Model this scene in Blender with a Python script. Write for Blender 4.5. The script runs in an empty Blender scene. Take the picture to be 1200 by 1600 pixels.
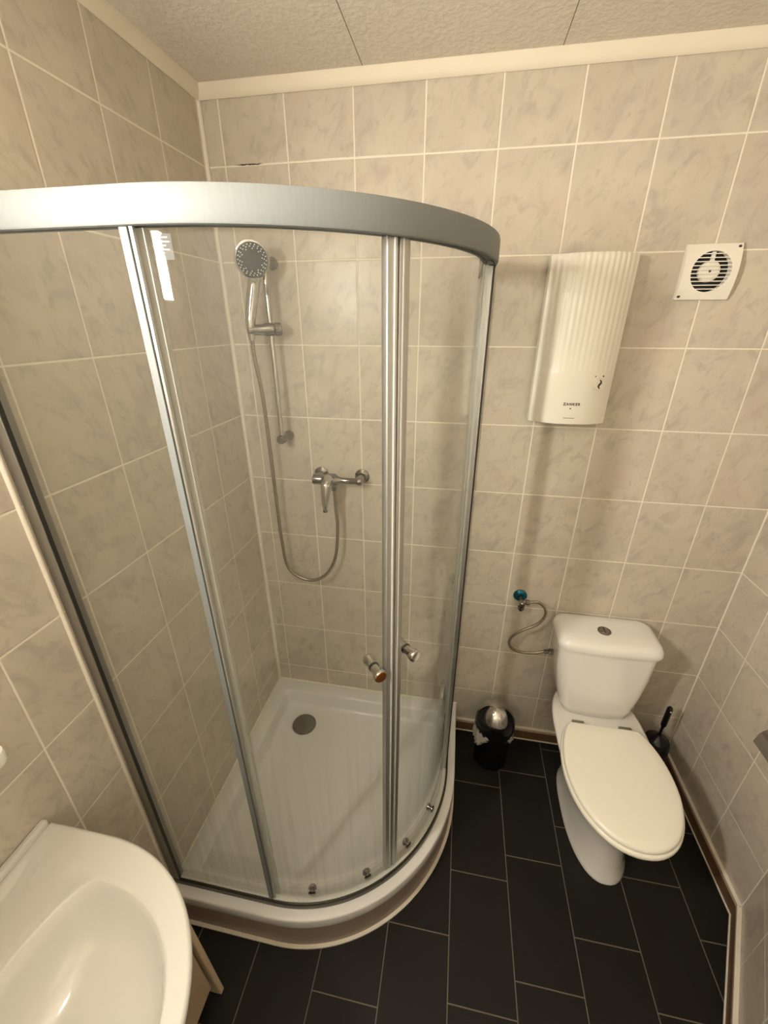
import bpy, bmesh, math, random
from mathutils import Vector, Matrix
random.seed(7)
PI = math.pi
scene = bpy.context.scene
COL = scene.collection

# ------------------------------------------------------------------ camera
cam_data = bpy.data.cameras.new('camera')
cam = bpy.data.objects.new('camera', cam_data)
COL.objects.link(cam)
CAM = Vector((0.8067, -1.4597, 1.8293))
RIGHT = Vector((0.9844852, 0.1754675, -0.0002072))
DOWN = Vector((0.07319291, -0.41173178, -0.90836102))
FWD = Vector((-0.15947315, 0.89425282, -0.41818682))
cam.matrix_world = Matrix(((RIGHT.x, -DOWN.x, -FWD.x, CAM.x),
                           (RIGHT.y, -DOWN.y, -FWD.y, CAM.y),
                           (RIGHT.z, -DOWN.z, -FWD.z, CAM.z),
                           (0, 0, 0, 1)))
cam_data.sensor_fit = 'HORIZONTAL'
cam_data.sensor_width = 36.0
cam_data.lens = 644.76 / 1200 * 36.0
cam_data.clip_start = 0.02
cam_data.clip_end = 30
scene.camera = cam

# ------------------------------------------------------------------ world, lamp strength, exposure
LAMP_STRENGTH = 505.0
LAMP_COLOUR = (1.0, 0.925, 0.815, 1)
world = bpy.data.worlds.new('world')
world.use_nodes = True
world.node_tree.nodes['Background'].inputs[0].default_value = (1.0, 0.93, 0.82, 1)
world.node_tree.nodes['Background'].inputs[1].default_value = 0.05
scene.world = world
vs = scene.view_settings
vs.view_transform = 'Standard'
vs.look = 'None'
vs.gamma = 1
vs.use_curve_mapping = False
vs.exposure = 0.0

# ------------------------------------------------------------------ material helpers
def s2l(c):
    return tuple(((v / 255) / 12.92 if v / 255 <= 0.04045 else ((v / 255 + 0.055) / 1.055) ** 2.4) for v in c)

def new_mat(name):
    m = bpy.data.materials.new(name)
    m.use_nodes = True
    return m, m.node_tree.nodes, m.node_tree.links, m.node_tree.nodes['Principled BSDF']

def simple(name, rgb, rough=0.5, metal=0.0, coat=0.0, spec=0.5, noise=0.0, nscale=20.0, bump=0.0):
    m, N, L, b = new_mat(name)
    c = s2l(rgb)
    b.inputs['Base Color'].default_value = (*c, 1)
    b.inputs['Roughness'].default_value = rough
    b.inputs['Metallic'].default_value = metal
    b.inputs['Coat Weight'].default_value = coat
    b.inputs['Coat Roughness'].default_value = 0.06
    b.inputs['Specular IOR Level'].default_value = spec
    if noise or bump:
        tc = N.new('ShaderNodeTexCoord')
        n = N.new('ShaderNodeTexNoise')
        n.inputs['Scale'].default_value = nscale
        n.inputs['Detail'].default_value = 4
        L.new(tc.outputs['Object'], n.inputs['Vector'])
        if noise:
            mx = N.new('ShaderNodeMix'); mx.data_type = 'RGBA'
            mx.inputs['A'].default_value = (*[v * (1 - noise) for v in c], 1)
            mx.inputs['B'].default_value = (*[min(1, v * (1 + noise)) for v in c], 1)
            L.new(n.outputs['Fac'], mx.inputs['Factor'])
            L.new(mx.outputs['Result'], b.inputs['Base Color'])
        if bump:
            bp = N.new('ShaderNodeBump')
            bp.inputs['Strength'].default_value = bump
            bp.inputs['Distance'].default_value = 0.002
            L.new(n.outputs['Fac'], bp.inputs['Height'])
            L.new(bp.outputs['Normal'], b.inputs['Normal'])
    return m

class G:
    """tiny node-math helper"""
    def __init__(s, m):
        s.N = m.node_tree.nodes; s.L = m.node_tree.links
    def put(s, sock, v):
        if isinstance(v, (int, float)): sock.default_value = v
        elif isinstance(v, tuple): sock.default_value = v
        else: s.L.new(v, sock)
    def m(s, op, a, b=0.0, c=0.0):
        n = s.N.new('ShaderNodeMath'); n.operation = op
        s.put(n.inputs[0], a); s.put(n.inputs[1], b); s.put(n.inputs[2], c)
        return n.outputs[0]
    def v(s, op, a, b=None):
        n = s.N.new('ShaderNodeVectorMath'); n.operation = op
        s.put(n.inputs[0], a)
        if b is not None: s.put(n.inputs[1], b)
        return n.outputs['Value'] if op in ('DOT_PRODUCT', 'LENGTH') else n.outputs['Vector']
    def xyz(s, x, y, z):
        n = s.N.new('ShaderNodeCombineXYZ')
        s.put(n.inputs[0], x); s.put(n.inputs[1], y); s.put(n.inputs[2], z)
        return n.outputs[0]
    def mix(s, f, a, b):
        n = s.N.new('ShaderNodeMix'); n.data_type = 'RGBA'
        s.put(n.inputs['Factor'], f); s.put(n.inputs['A'], a); s.put(n.inputs['B'], b)
        return n.outputs['Result']
    def ramp(s, f, lo, hi):
        n = s.N.new('ShaderNodeMapRange'); n.interpolation_type = 'SMOOTHSTEP'
        s.put(n.inputs['Value'], f)
        n.inputs['From Min'].default_value = lo; n.inputs['From Max'].default_value = hi
        return n.outputs['Result']
    def noise(s, vec, scale, detail=4, rough=0.5, dist=0.0):
        n = s.N.new('ShaderNodeTexNoise')
        s.put(n.inputs['Vector'], vec)
        n.inputs['Scale'].default_value = scale; n.inputs['Detail'].default_value = detail
        n.inputs['Roughness'].default_value = rough; n.inputs['Distortion'].default_value = dist
        return n.outputs['Fac']
    def white(s, vec):
        n = s.N.new('ShaderNodeTexWhiteNoise'); n.noise_dimensions = '3D'
        s.put(n.inputs['Vector'], vec)
        return n.outputs['Color'], n.outputs['Value']
    def pos(s):
        return s.N.new('ShaderNodeTexCoord').outputs['Object']

def rgba(c): return (*s2l(c), 1)

ROW0, TILE_H, TILE_W = 2.2552, 0.24883, 0.2
def tile_mat(name, du, u0, crack=False):
    """glossy beige marbled wall tiles, 20 x 25 cm, cream grout; du = direction of u, u0 = position of one grout line"""
    m, N, L, b = new_mat(name)
    g = G(m)
    P = g.pos()
    u = g.m('SUBTRACT', g.v('DOT_PRODUCT', P, du), u0)
    v = g.m('SUBTRACT', g.v('DOT_PRODUCT', P, (0.0, 0.0, 1.0)), ROW0)
    uu = g.m('DIVIDE', u, TILE_W); vv = g.m('DIVIDE', v, TILE_H)
    cu = g.m('FLOOR', uu); cv = g.m('FLOOR', vv)
    fu = g.m('MULTIPLY', g.m('SUBTRACT', 0.5, g.m('ABSOLUTE', g.m('SUBTRACT', g.m('FRACT', uu), 0.5))), TILE_W)
    fv = g.m('MULTIPLY', g.m('SUBTRACT', 0.5, g.m('ABSOLUTE', g.m('SUBTRACT', g.m('FRACT', vv), 0.5))), TILE_H)
    dist = g.m('MINIMUM', fu, fv)
    wob = g.m('MULTIPLY', g.m('SUBTRACT', g.noise(P, 30, 2), 0.5), 0.0006)
    grout = g.m('SUBTRACT', 1.0, g.ramp(g.m('ADD', dist, wob), 0.0014, 0.0026))
    wc, wv = g.white(g.xyz(cu, cv, 3.0))
    q = g.v('ADD', g.xyz(u, v, 0.0), g.v('MULTIPLY', wc, (7.0, 7.0, 7.0)))
    # diagonal cloudy veins
    qa = g.xyz(g.v('DOT_PRODUCT', q, (0.86, -0.5, 0.0)), g.v('DOT_PRODUCT', q, (0.30, 0.52, 0.0)), g.v('DOT_PRODUCT', q, (0.0, 0.0, 1.0)))
    n1 = g.noise(qa, 20, 5, 0.6, 0.9)
    n2 = g.noise(q, 8, 3, 0.5, 0.5)
    n3 = g.noise(qa, 46, 3, 0.5, 0.5)
    cloud = g.ramp(n2, 0.25, 0.75)
    base = g.mix(cloud, rgba((197, 188, 172)), rgba((207, 198, 180)))
    base = g.mix(g.m('MULTIPLY', g.ramp(n1, 0.46, 0.74), 0.8), base, rgba((176, 167, 155)))
    base = g.mix(g.m('MULTIPLY', g.ramp(n3, 0.55, 0.72), 0.45), base, rgba((172, 162, 150)))
    pink = g.m('MULTIPLY', g.ramp(g.noise(q, 6, 2), 0.55, 0.75), 0.30)
    base = g.mix(pink, base, rgba((203, 182, 164)))
    tone = g.m('MULTIPLY', wv, 0.12)
    base = g.mix(tone, base, rgba((186, 174, 166)))
    col = g.mix(grout, base, rgba((236, 228, 212)))
    if crack:
        x = g.v('DOT_PRODUCT', P, (1.0, 0.0, 0.0)); z = g.v('DOT_PRODUCT', P, (0.0, 0.0, 1.0))
        wz = g.m('ADD', z, g.m('MULTIPLY', g.m('SUBTRACT', g.noise(P, 60, 3), 0.5), 0.010))
        band = g.m('SUBTRACT', 1.0, g.ramp(g.m('ABSOLUTE', g.m('SUBTRACT', wz, ROW0 + 0.002)), 0.0008, 0.0024))
        rng = g.m('MULTIPLY', g.ramp(x, 0.085, 0.12), g.m('SUBTRACT', 1.0, g.ramp(x, 0.165, 0.185)))
        col = g.mix(g.m('MULTIPLY', band, rng), col, rgba((40, 32, 24)))
    L.new(col, b.inputs['Base Color'])
    rough = g.m('ADD', g.m('MULTIPLY', grout, 0.4), 0.30)
    L.new(rough, b.inputs['Roughness'])
    b.inputs['Specular IOR Level'].default_value = 0.45
    h = g.m('ADD', g.ramp(dist, 0.0005, 0.0045), g.m('MULTIPLY', g.noise(P, 5, 1), 0.35))
    bp = N.new('ShaderNodeBump'); bp.inputs['Strength'].default_value = 0.35; bp.inputs['Distance'].default_value = 0.002
    L.new(h, bp.inputs['Height']); L.new(bp.outputs['Normal'], b.inputs['Normal'])
    return m

def floor_mat():
    m, N, L, b = new_mat('dark_floor_tile')
    g = G(m); P = g.pos()
    x = g.v('DOT_PRODUCT', P, (1.0, 0.0, 0.0)); y = g.v('DOT_PRODUCT', P, (0.0, -1.0, 0.0))
    uu = g.m('DIVIDE', g.m('SUBTRACT', x, 0.0995 - 0.003), 0.2015)
    cu = g.m('FLOOR', uu)
    # staggered running bond: the joints of each row of planks step on by 0.083/0.15 m
    off = g.m('MULTIPLY', cu, -0.0)
    offs = {1: 0.22, 2: 0.313, 3: 0.118, 4: 0.268, 5: 0.186, 6: 0.050, 7: 0.180, 8: 0.318, 0: 0.10, 9: 0.09, -1: 0.2}
    tot = 0.0
    for k, o in offs.items():
        sel = g.m('COMPARE', cu, float(k), 0.5)
        tot = g.m('MULTIPLY_ADD', sel, o, tot)
    vv = g.m('DIVIDE', g.m('SUBTRACT', y, tot), 0.333)
    fu = g.m('MULTIPLY', g.m('SUBTRACT', 0.5, g.m('ABSOLUTE', g.m('SUBTRACT', g.m('FRACT', uu), 0.5))), 0.2015)
    fv = g.m('MULTIPLY', g.m('SUBTRACT', 0.5, g.m('ABSOLUTE', g.m('SUBTRACT', g.m('FRACT', vv), 0.5))), 0.333)
    d = g.m('MINIMUM', fu, fv)
    gr = g.m('SUBTRACT', 1.0, g.ramp(d, 0.0010, 0.0020))
    wc, wv = g.white(g.xyz(cu, g.m('FLOOR', vv), 1.0))
    n = g.noise(P, 14, 6, 0.6, 0.4)
    base = g.mix(n, rgba((16, 15, 13)), rgba((29, 27, 23)))
    base = g.mix(g.m('MULTIPLY', wv, 0.35), base, rgba((24, 23, 21)))
    col = g.mix(gr, base, rgba((112, 104, 90)))
    L.new(col, b.inputs['Base Color'])
    L.new(g.m('ADD', g.m('MULTIPLY', n, 0.25), 0.40), b.inputs['Roughness'])
    b.inputs['Specular IOR Level'].default_value = 0.3
    bp = N.new('ShaderNodeBump'); bp.inputs['Strength'].default_value = 0.3; bp.inputs['Distance'].default_value = 0.002
    L.new(g.m('ADD', g.ramp(d, 0.0, 0.003), g.m('MULTIPLY', n, 0.3)), bp.inputs['Height']); L.new(bp.outputs['Normal'], b.inputs['Normal'])
    return m

def ceiling_mat():
    m, N, L, b = new_mat('textured_ceiling_tile')
    g = G(m); P = g.pos()
    x = g.v('DOT_PRODUCT', P, (1.0, 0.0, 0.0))
    y = g.v('DOT_PRODUCT', P, (0.0, 1.0, 0.0))
    d = g.m('ABSOLUTE', g.m('SUBTRACT', g.m('FRACT', g.m('ADD', g.m('DIVIDE', g.m('SUBTRACT', x, 0.493), 0.5), 0.5)), 0.5))
    d = g.m('MULTIPLY', d, 0.5)
    d2 = g.m('MULTIPLY', g.m('ABSOLUTE', g.m('SUBTRACT', g.m('FRACT', g.m('ADD', g.m('DIVIDE', g.m('ADD', y, 0.48), 0.5), 0.5)), 0.5)), 0.5)
    d = g.m('MINIMUM', d, d2)
    j = g.m('SUBTRACT', 1.0, g.ramp(d, 0.0004, 0.0013))
    n = g.noise(P, 85, 3, 0.5, 0.3)
    col = g.mix(g.ramp(n, 0.3, 0.7), rgba((220, 212, 198)), rgba((228, 220, 206)))
    col = g.mix(j, col, rgba((60, 50, 40)))
    L.new(col, b.inputs['Base Color'])
    b.inputs['Roughness'].default_value = 0.75
    bp = N.new('ShaderNodeBump'); bp.inputs['Strength'].default_value = 0.32; bp.inputs['Distance'].default_value = 0.003
    L.new(g.ramp(n, 0.3, 0.7), bp.inputs['Height']); L.new(bp.outputs['Normal'], b.inputs['Normal'])
    return m

def glass_mat(name, streaks=True):
    m, N, L, b = new_mat(name)
    N.remove(b)
    out = N['Material Output']
    g = G(m)
    lw = N.new('ShaderNodeLayerWeight'); lw.inputs['Blend'].default_value = 0.5
    f = g.m('MULTIPLY_ADD', g.m('POWER', lw.outputs['Facing'], 5.0), 0.9, 0.028)
    tr = N.new('ShaderNodeBsdfTransparent'); tr.inputs[0].default_value = (0.972, 0.982, 0.974, 1)
    gl = N.new('ShaderNodeBsdfGlossy'); gl.inputs['Roughness'].default_value = 0.02
    mx = N.new('ShaderNodeMixShader')
    L.new(f, mx.inputs[0]); L.new(tr.outputs[0], mx.inputs[1]); L.new(gl.outputs[0], mx.inputs[2])
    last = mx.outputs[0]
    if streaks:      # limescale runs
        P = g.pos()
        z = g.v('DOT_PRODUCT', P, (0.0, 0.0, 1.0))
        st = g.noise(g.v('MULTIPLY', P, (60.0, 60.0, 1.6)), 1.0, 4, 0.6)
        st = g.ramp(st, 0.42, 0.78)
        low = g.m('SUBTRACT', 1.0, g.ramp(z, 0.25, 0.95))
        k = g.m('ADD', g.m('MULTIPLY', g.m('MULTIPLY', st, low), 0.085), 0.012)
        df = N.new('ShaderNodeBsdfDiffuse'); df.inputs[0].default_value = (0.75, 0.75, 0.72, 1)
        m2 = N.new('ShaderNodeMixShader')
        L.new(k, m2.inputs[0]); L.new(last, m2.inputs[1]); L.new(df.outputs[0], m2.inputs[2])
        last = m2.outputs[0]
    L.new(last, out.inputs['Surface'])
    return m

def brushed(name, rgb, rough=0.35, metal=0.8):
    m, N, L, b = new_mat(name)
    g = G(m)
    n = g.noise(g.v('MULTIPLY', g.pos(), (40.0, 40.0, 4.0)), 6, 3)
    b.inputs['Metallic'].default_value = metal
    L.new(g.mix(n, rgba(tuple(v - 10 for v in rgb)), rgba(rgb)), b.inputs['Base Color'])
    L.new(g.m('MULTIPLY_ADD', n, 0.12, rough - 0.06), b.inputs['Roughness'])
    return m

def hose_mat():
    m, N, L, b = new_mat('braided_steel_hose')
    g = G(m)
    n = g.noise(g.pos(), 260, 2)
    b.inputs['Metallic'].default_value = 0.9
    L.new(g.mix(n, rgba((105, 95, 82)), rgba((190, 178, 158))), b.inputs['Base Color'])
    b.inputs['Roughness'].default_value = 0.35
    return m

def emit_mat(name, colour, strength):
    m, N, L, b = new_mat(name)
    b.inputs['Base Color'].default_value = (0.9, 0.9, 0.88, 1)
    b.inputs['Emission Color'].default_value = colour
    b.inputs['Emission Strength'].default_value = strength
    return m

M = dict(
    tile_back=tile_mat('beige_marbled_tile_back', (1.0, 0.0, 0.0), 0.061, crack=True),
    tile_left=tile_mat('beige_marbled_tile_left', (0.0, -1.0, 0.0), 0.213),
    tile_right=tile_mat('beige_marbled_tile_right', (0.0, -1.0, 0.0), 0.1675),
    floor=floor_mat(), ceiling=ceiling_mat(),
    cornice=simple('cream_cornice', (232, 222, 202), 0.6, noise=0.04, nscale=8),
    grout=simple('white_silicone', (232, 224, 208), 0.5, noise=0.05, nscale=60),
    skirting=simple('brown_skirting_tile', (104, 80, 56), 0.45, noise=0.35, nscale=35),
    skirt_edge=simple('pale_skirting_edge', (196, 176, 150), 0.5, noise=0.1, nscale=40),
    ceramic=simple('white_glazed_ceramic', (238, 236, 229), 0.12, coat=0.5), basin=simple('white_basin_ceramic', (218, 216, 208), 0.12, coat=0.5),
    seat=simple('cream_toilet_seat_plastic', (246, 242, 228), 0.28),
    acrylic=simple('white_acrylic', (230, 229, 226), 0.2, coat=0.3, noise=0.02, nscale=4),
    apron=simple('beige_grey_apron_panel', (152, 136, 124), 0.4),
    alu=brushed('satin_aluminium', (190, 190, 186), 0.36), alu_matt=brushed('matt_silver_aluminium', (128, 132, 131), 0.60, 0.12), alu_track=brushed('dark_reflection_aluminium', (92, 90, 84), 0.30, 1.0), alu_white=brushed('pale_anodised_aluminium', (214, 214, 208), 0.45, 0.1),  # alu_track: reflection of the dark floor is put into the base colour
    alu_grey=brushed('grey_aluminium', (160, 156, 150), 0.36),
    dark=simple('dark_rubber', (34, 32, 30), 0.5),
    chrome=simple('chrome', (196, 193, 188), 0.07, 1.0),
    chrome_soft=simple('dark_reflection_chrome', (142, 138, 132), 0.16, 1.0),  # base darkened in place of the dark surroundings chrome would reflect
    glass=glass_mat('clear_shower_glass'),
    seal=simple('milky_seal_strip', (206, 206, 198), 0.35),
    plastic=simple('white_plastic', (236, 231, 219), 0.35),
    plastic_grey=simple('pale_grey_plastic', (205, 203, 196), 0.4),
    black=simple('black_plastic', (9, 9, 9), 0.25),
    black_matt=simple('black_textured_plastic', (12, 12, 12), 0.45),
    print_dark=simple('dark_print', (58, 46, 36), 0.5),
    print_grey=simple('grey_print', (130, 120, 106), 0.5),
    nozzle_face=simple('grey_nozzle_face', (44, 48, 46), 0.55, spec=0.25),
    nozzle=simple('pale_rubber_nozzle', (226, 230, 226), 0.45),
    hose=hose_mat(),
    teal=simple('blue_film_on_chrome', (28, 104, 122), 0.2, 0.6),
    vanity=simple('beige_vanity_laminate', (182, 158, 132), 0.45, noise=0.05, nscale=10),
    vanity_edge=simple('beige_vanity_edge', (208, 186, 156), 0.45, noise=0.05, nscale=10),
    door=simple('white_door_paint', (230, 226, 216), 0.4),
    knob_end=simple('amber_brown_reflective_cap', (150, 96, 48), 0.15, 0.9),
)
def bag_mat():
    m, N, L, b = new_mat('thin_white_bag_film')
    b.inputs['Base Color'].default_value = (0.6, 0.58, 0.54, 1)
    b.inputs['Roughness'].default_value = 0.15
    b.inputs['Alpha'].default_value = 0.42
    return m
M['bag'] = bag_mat()
M['seal'].node_tree.nodes['Principled BSDF'].inputs['Alpha'].default_value = 0.45
def angled_tile():
    return tile_mat('beige_marbled_tile_angled', (-0.494, -0.8695, 0.0), -0.9136 + 0.4910 + 0.19 - 0.004)
M['tile_angled'] = angled_tile()
M['lamp'] = emit_mat('lamp_tube_glow', LAMP_COLOUR, LAMP_STRENGTH)

# ------------------------------------------------------------------ object helpers
def tag(o, label, cat, group=None, kind=None):
    o['label'] = label; o['category'] = cat
    if group: o['group'] = group
    if kind: o['kind'] = kind
    return o

def thing(name, label, cat, loc, group=None):
    o = bpy.data.objects.new(name, None)
    o.empty_display_size = 0.05
    COL.objects.link(o)
    o.location = loc
    return tag(o, label, cat, group)

def root_loc(p):
    v = Vector((0, 0, 0))
    while p is not None:
        v += p.location
        p = p.parent
    return v

def mesh(name, verts, faces, mat, parent=None, smooth=True, bevel=0.0, seg=2, angle=35, recalc=True):
    """vertices are given in room coordinates; one mesh object"""
    off = root_loc(parent)
    if parent is None:
        off = Vector((0, 0, 0))
    me = bpy.data.meshes.new(name)
    me.from_pydata([tuple(Vector(v) - off) for v in verts], [], faces)
    if recalc:
        bm = bmesh.new(); bm.from_mesh(me)
        bmesh.ops.remove_doubles(bm, verts=bm.verts, dist=1e-6)
        bmesh.ops.recalc_face_normals(bm, faces=bm.faces)
        bm.to_mesh(me); bm.free()
    if smooth:
        for p in me.polygons: p.use_smooth = True
        try: me.set_sharp_from_angle(angle=math.radians(angle))
        except Exception: pass
    o = bpy.data.objects.new(name, me)
    if isinstance(mat, (list, tuple)):
        for k in mat: me.materials.append(k)
    else:
        me.materials.append(mat)
    COL.objects.link(o)
    if parent is not None: o.parent = parent
    if bevel:
        md = o.modifiers.new('bevel', 'BEVEL'); md.width = bevel; md.segments = seg
        md.limit_method = 'ANGLE'; md.angle_limit = math.radians(30)
        md.harden_normals = False
    return o

def join(parts):
    V, F = [], []
    for v, f in parts:
        n = len(V); V += list(v); F += [tuple(i + n for i in q) for q in f]
    return V, F

def g_box(x0, y0, z0, x1, y1, z1):
    V = [(x0, y0, z0), (x1, y0, z0), (x1, y1, z0), (x0, y1, z0), (x0, y0, z1), (x1, y0, z1), (x1, y1, z1), (x0, y1, z1)]
    F = [(0, 3, 2, 1), (4, 5, 6, 7), (0, 1, 5, 4), (1, 2, 6, 5), (2, 3, 7, 6), (3, 0, 4, 7)]
    return V, F

def g_loft(rings, cap0=True, cap1=True, close=True):
    n = len(rings[0]); V = [p for r in rings for p in r]; F = []
    for i in range(len(rings) - 1):
        for j in range(n if close else n - 1):
            a = i * n + j; b_ = i * n + (j + 1) % n
            F.append((a, b_, b_ + n, a + n))
    if cap0: F.append(tuple(range(n - 1, -1, -1)))
    if cap1: F.append(tuple(range((len(rings) - 1) * n, len(rings) * n)))
    return V, F

def frame_of(d):
    d = Vector(d).normalized()
    a = Vector((0, 0, 1)) if abs(d.z) < 0.9 else Vector((1, 0, 0))
    u = d.cross(a).normalized(); v = d.cross(u).normalized()
    return d, u, v

def g_lathe(org, axis, prof, n=32):
    """prof: list of (distance along axis, radius)"""
    d, u, v = frame_of(axis); o = Vector(org)
    rings = [[o + d * h + (u * math.cos(2 * PI * k / n) + v * math.sin(2 * PI * k / n)) * max(r, 1e-5) for k in range(n)] for h, r in prof]
    return g_loft(rings)

def spline(pts, n=8):
    P = [Vector(p) for p in pts]; P = [P[0] * 2 - P[1]] + P + [P[-1] * 2 - P[-2]]
    out = []
    for i in range(1, len(P) - 2):
        for k in range(n):
            t = k / n
            a, b_, c, d = P[i - 1:i + 3]
            out.append(0.5 * ((2 * b_) + (c - a) * t + (2 * a - 5 * b_ + 4 * c - d) * t * t + (3 * b_ - a - 3 * c + d) * t ** 3))
    out.append(P[-2])
    return out

def g_tube(pts, r, n=12):
    P = [Vector(p) for p in pts]
    R = r if isinstance(r, (list, tuple)) else [r] * len(P)
    d, u, v = frame_of(P[1] - P[0]); rings = []
    for i, p in enumerate(P):
        t = (P[min(i + 1, len(P) - 1)] - P[max(i - 1, 0)]).normalized()
        u = (u - t * u.dot(t)).normalized(); v = t.cross(u)
        rings.append([p + (u * math.cos(2 * PI * k / n) + v * math.sin(2 * PI * k / n)) * R[i] for k in range(n)])
    return g_loft(rings)

def box(name, b, mat, parent=None, bevel=0.0, seg=2):
    V, F = g_box(*b)
    return mesh(name, V, F, mat, parent, smooth=bool(bevel), bevel=bevel, seg=seg)

def lathe(name, org, axis, prof, mat, parent=None, n=32, angle=35):
    V, F = g_lathe(org, axis, prof, n)
    return mesh(name, V, F, mat, parent, angle=angle)

def tube(name, pts, r, mat, parent=None, n=12):
    V, F = g_tube(pts, r, n)
    return mesh(name, V, F, mat, parent, angle=60)

def struct(o, label, cat):
    return tag(o, label, cat, kind='structure')

def superell(a, b, n, t):
    c, s = math.cos(t), math.sin(t)
    return a * math.copysign(abs(c) ** (2 / n), c), b * math.copysign(abs(s) ** (2 / n), s)

# ------------------------------------------------------------------ the room
W, H = 1.852, 2.44
YB = -2.10          # wall behind the camera
AX, AY = 1.852, -0.567            # where the angled wall starts
BX, BY = 1.30, -1.538             # where it ends
T = 0.1
struct(box('wall_back', (-T, 0.0, -0.05, W + T, T, H + 0.05), M['tile_back']), 'beige marbled tile wall behind the shower and toilet', 'wall')
struct(box('wall_left', (-T, YB, -0.05, 0.0, 0.0, H + 0.05), M['tile_left']), 'beige marbled tile wall left of the shower above the washbasin', 'wall')
struct(box('wall_right', (W, AY, -0.05, W + T, 0.0, H + 0.05), M['tile_right']), 'short beige tile wall right of the toilet', 'wall')
dn = Vector((AX - BX, AY - BY, 0)).normalized(); nn = Vector((dn.y, -dn.x, 0))
pA, pB = Vector((AX, AY, 0)), Vector((BX, BY, 0))
ring = [pA, pB, pB + nn * T, pA + nn * T]
V, F = g_loft([[p + Vector((0, 0, z)) for p in ring] for z in (-0.05, H + 0.05)])
struct(mesh('wall_angled', V, F, M['tile_angled'], smooth=False), 'slanting beige tile wall at the bottom right corner', 'wall')
struct(box('wall_entrance', (BX, YB, -0.05, BX + T, BY, H + 0.05), M['door']), 'plain pale wall behind the slanting tile wall', 'wall')
struct(box('wall_front', (-T, YB - T, -0.05, BX + T, YB, H + 0.05), M['door']), 'plain pale wall behind the viewpoint', 'wall')
struct(box('floor', (-T, YB - T, -0.05, W + T, T, 0.0), M['floor']), 'dark slate tile floor in staggered planks with grey joints', 'floor')
struct(box('ceiling', (-T, YB - T, H, W + T, T, H + 0.05), M['ceiling']), 'ceiling of rough white foam tiles', 'ceiling')
d1 = thing('door_1', 'white door in the wall behind the viewpoint', 'door', (0.75, YB, 0)); d1['kind'] = 'structure'
box('door_leaf', (0.35, YB, 0.0, 1.15, YB + 0.012, 2.0), M['door'], d1, 0.003)
box('door_frame', (0.28, YB, 0.0, 0.35, YB + 0.02, 2.07), M['door'], d1, 0.003)
box('door_frame', (1.15, YB, 0.0, 1.22, YB + 0.02, 2.07), M['door'], d1, 0.003)
box('door_frame', (0.35, YB, 2.0, 1.15, YB + 0.02, 2.07), M['door'], d1, 0.003)

# cornice: a small convex moulding under the ceiling
def cornice(name, p0, p1, inward, label):
    prof = [(0.0, 2.409), (0.005, 2.4075), (0.010, 2.411), (0.014, 2.419), (0.018, 2.428), (0.020, 2.436), (0.020, 2.44), (0.0, 2.44)]
    i = Vector((*inward, 0))
    rings = [[Vector((p[0], p[1], 0)) + i * d + Vector((0, 0, z)) for d, z in prof] for p in (p0, p1)]
    V, F = g_loft(rings)
    return struct(mesh(name, V, F, M['cornice'], angle=50), label, 'moulding')
cornice('trim_1', (0.0, 0.0), (W, 0.0), (0, -1), 'cream ceiling moulding along the wall above the heater')
cornice('trim_2', (0.0, 0.0), (0.0, YB), (1, 0), 'cream ceiling moulding along the wall left of the shower')
cornice('trim_3', (W, 0.0), (W, AY), (-1, 0), 'cream ceiling moulding along the short wall right of the toilet')
# silicone beads and corner strips
def bead(name, pts, r, label):
    V, F = g_tube(pts, r, 8)
    return struct(mesh(name, V, F, M['grout'], angle=60), label, 'sealant')
bead('trim_4', [(0.0015, -0.0015, 0.16), (0.0015, -0.0015, 2.409)], 0.0080, 'white sealant strip up the corner behind the shower')
bead('trim_5', [(W, 0.0, 0.0), (W, 0.0, 2.41)], 0.0035, 'white grout strip up the corner right of the toilet')
bead('trim_6', [(0.0, 0.0, 0.162), (0.90, 0.0, 0.162)], 0.006, 'white sealant bead along the back edge of the shower tray')
bead('trim_7', [(0.0, 0.0, 0.162), (0.0, -0.90, 0.162)], 0.006, 'white sealant bead along the left edge of the shower tray')
bead('trim_8', [(0.0, -0.879, 0.16), (0.0, -0.879, 1.99)], 0.005, 'white sealant bead up the wall profile of the shower beside the washbasin')
bead('trim_9', [(AX, AY, 0.0), (AX, AY, 2.41)], 0.002, 'pale grout line where the slanting wall starts')

# skirting tiles
def skirting(name, p0, p1, inward, label, h=0.068, t=0.011):
    i = Vector((*inward, 0)).normalized()
    a, b_ = Vector((*p0, 0)), Vector((*p1, 0))
    e = thing(name, label, 'skirting', (a + b_) / 2); e['kind'] = 'structure'
    def strip(nm, d0, d1, z0, z1, mat):
        rings = [[p + i * d0 + Vector((0, 0, z0)), p + i * d1 + Vector((0, 0, z0)), p + i * d1 + Vector((0, 0, z1)), p + i * d0 + Vector((0, 0, z1))] for p in (a, b_)]
        V, F = g_loft(rings)
        mesh(nm, V, F, mat, e, smooth=False)
    strip('skirting_board', 0, t, 0.0, h - 0.014, M['skirting'])
    strip('top_edge', 0, t, h - 0.014, h, M['skirt_edge'])
    strip('floor_joint', t, t + 0.004, 0.0, 0.005, M['grout'])
    strip('top_joint', 0, t + 0.001, h, h + 0.003, M['grout'])
skirting('baseboard_back', (0.908, 0), (W, 0), (0, -1), 'brown tile skirting behind the bin and toilet')
skirting('baseboard_right', (W, -0.015), (W, AY), (-1, 0), 'brown tile skirting right of the toilet')
skirting('baseboard_angled', (AX - 0.003, AY - 0.005), (BX, BY), (-nn.x, -nn.y), 'brown tile skirting on the slanting wall at the bottom right')

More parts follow.
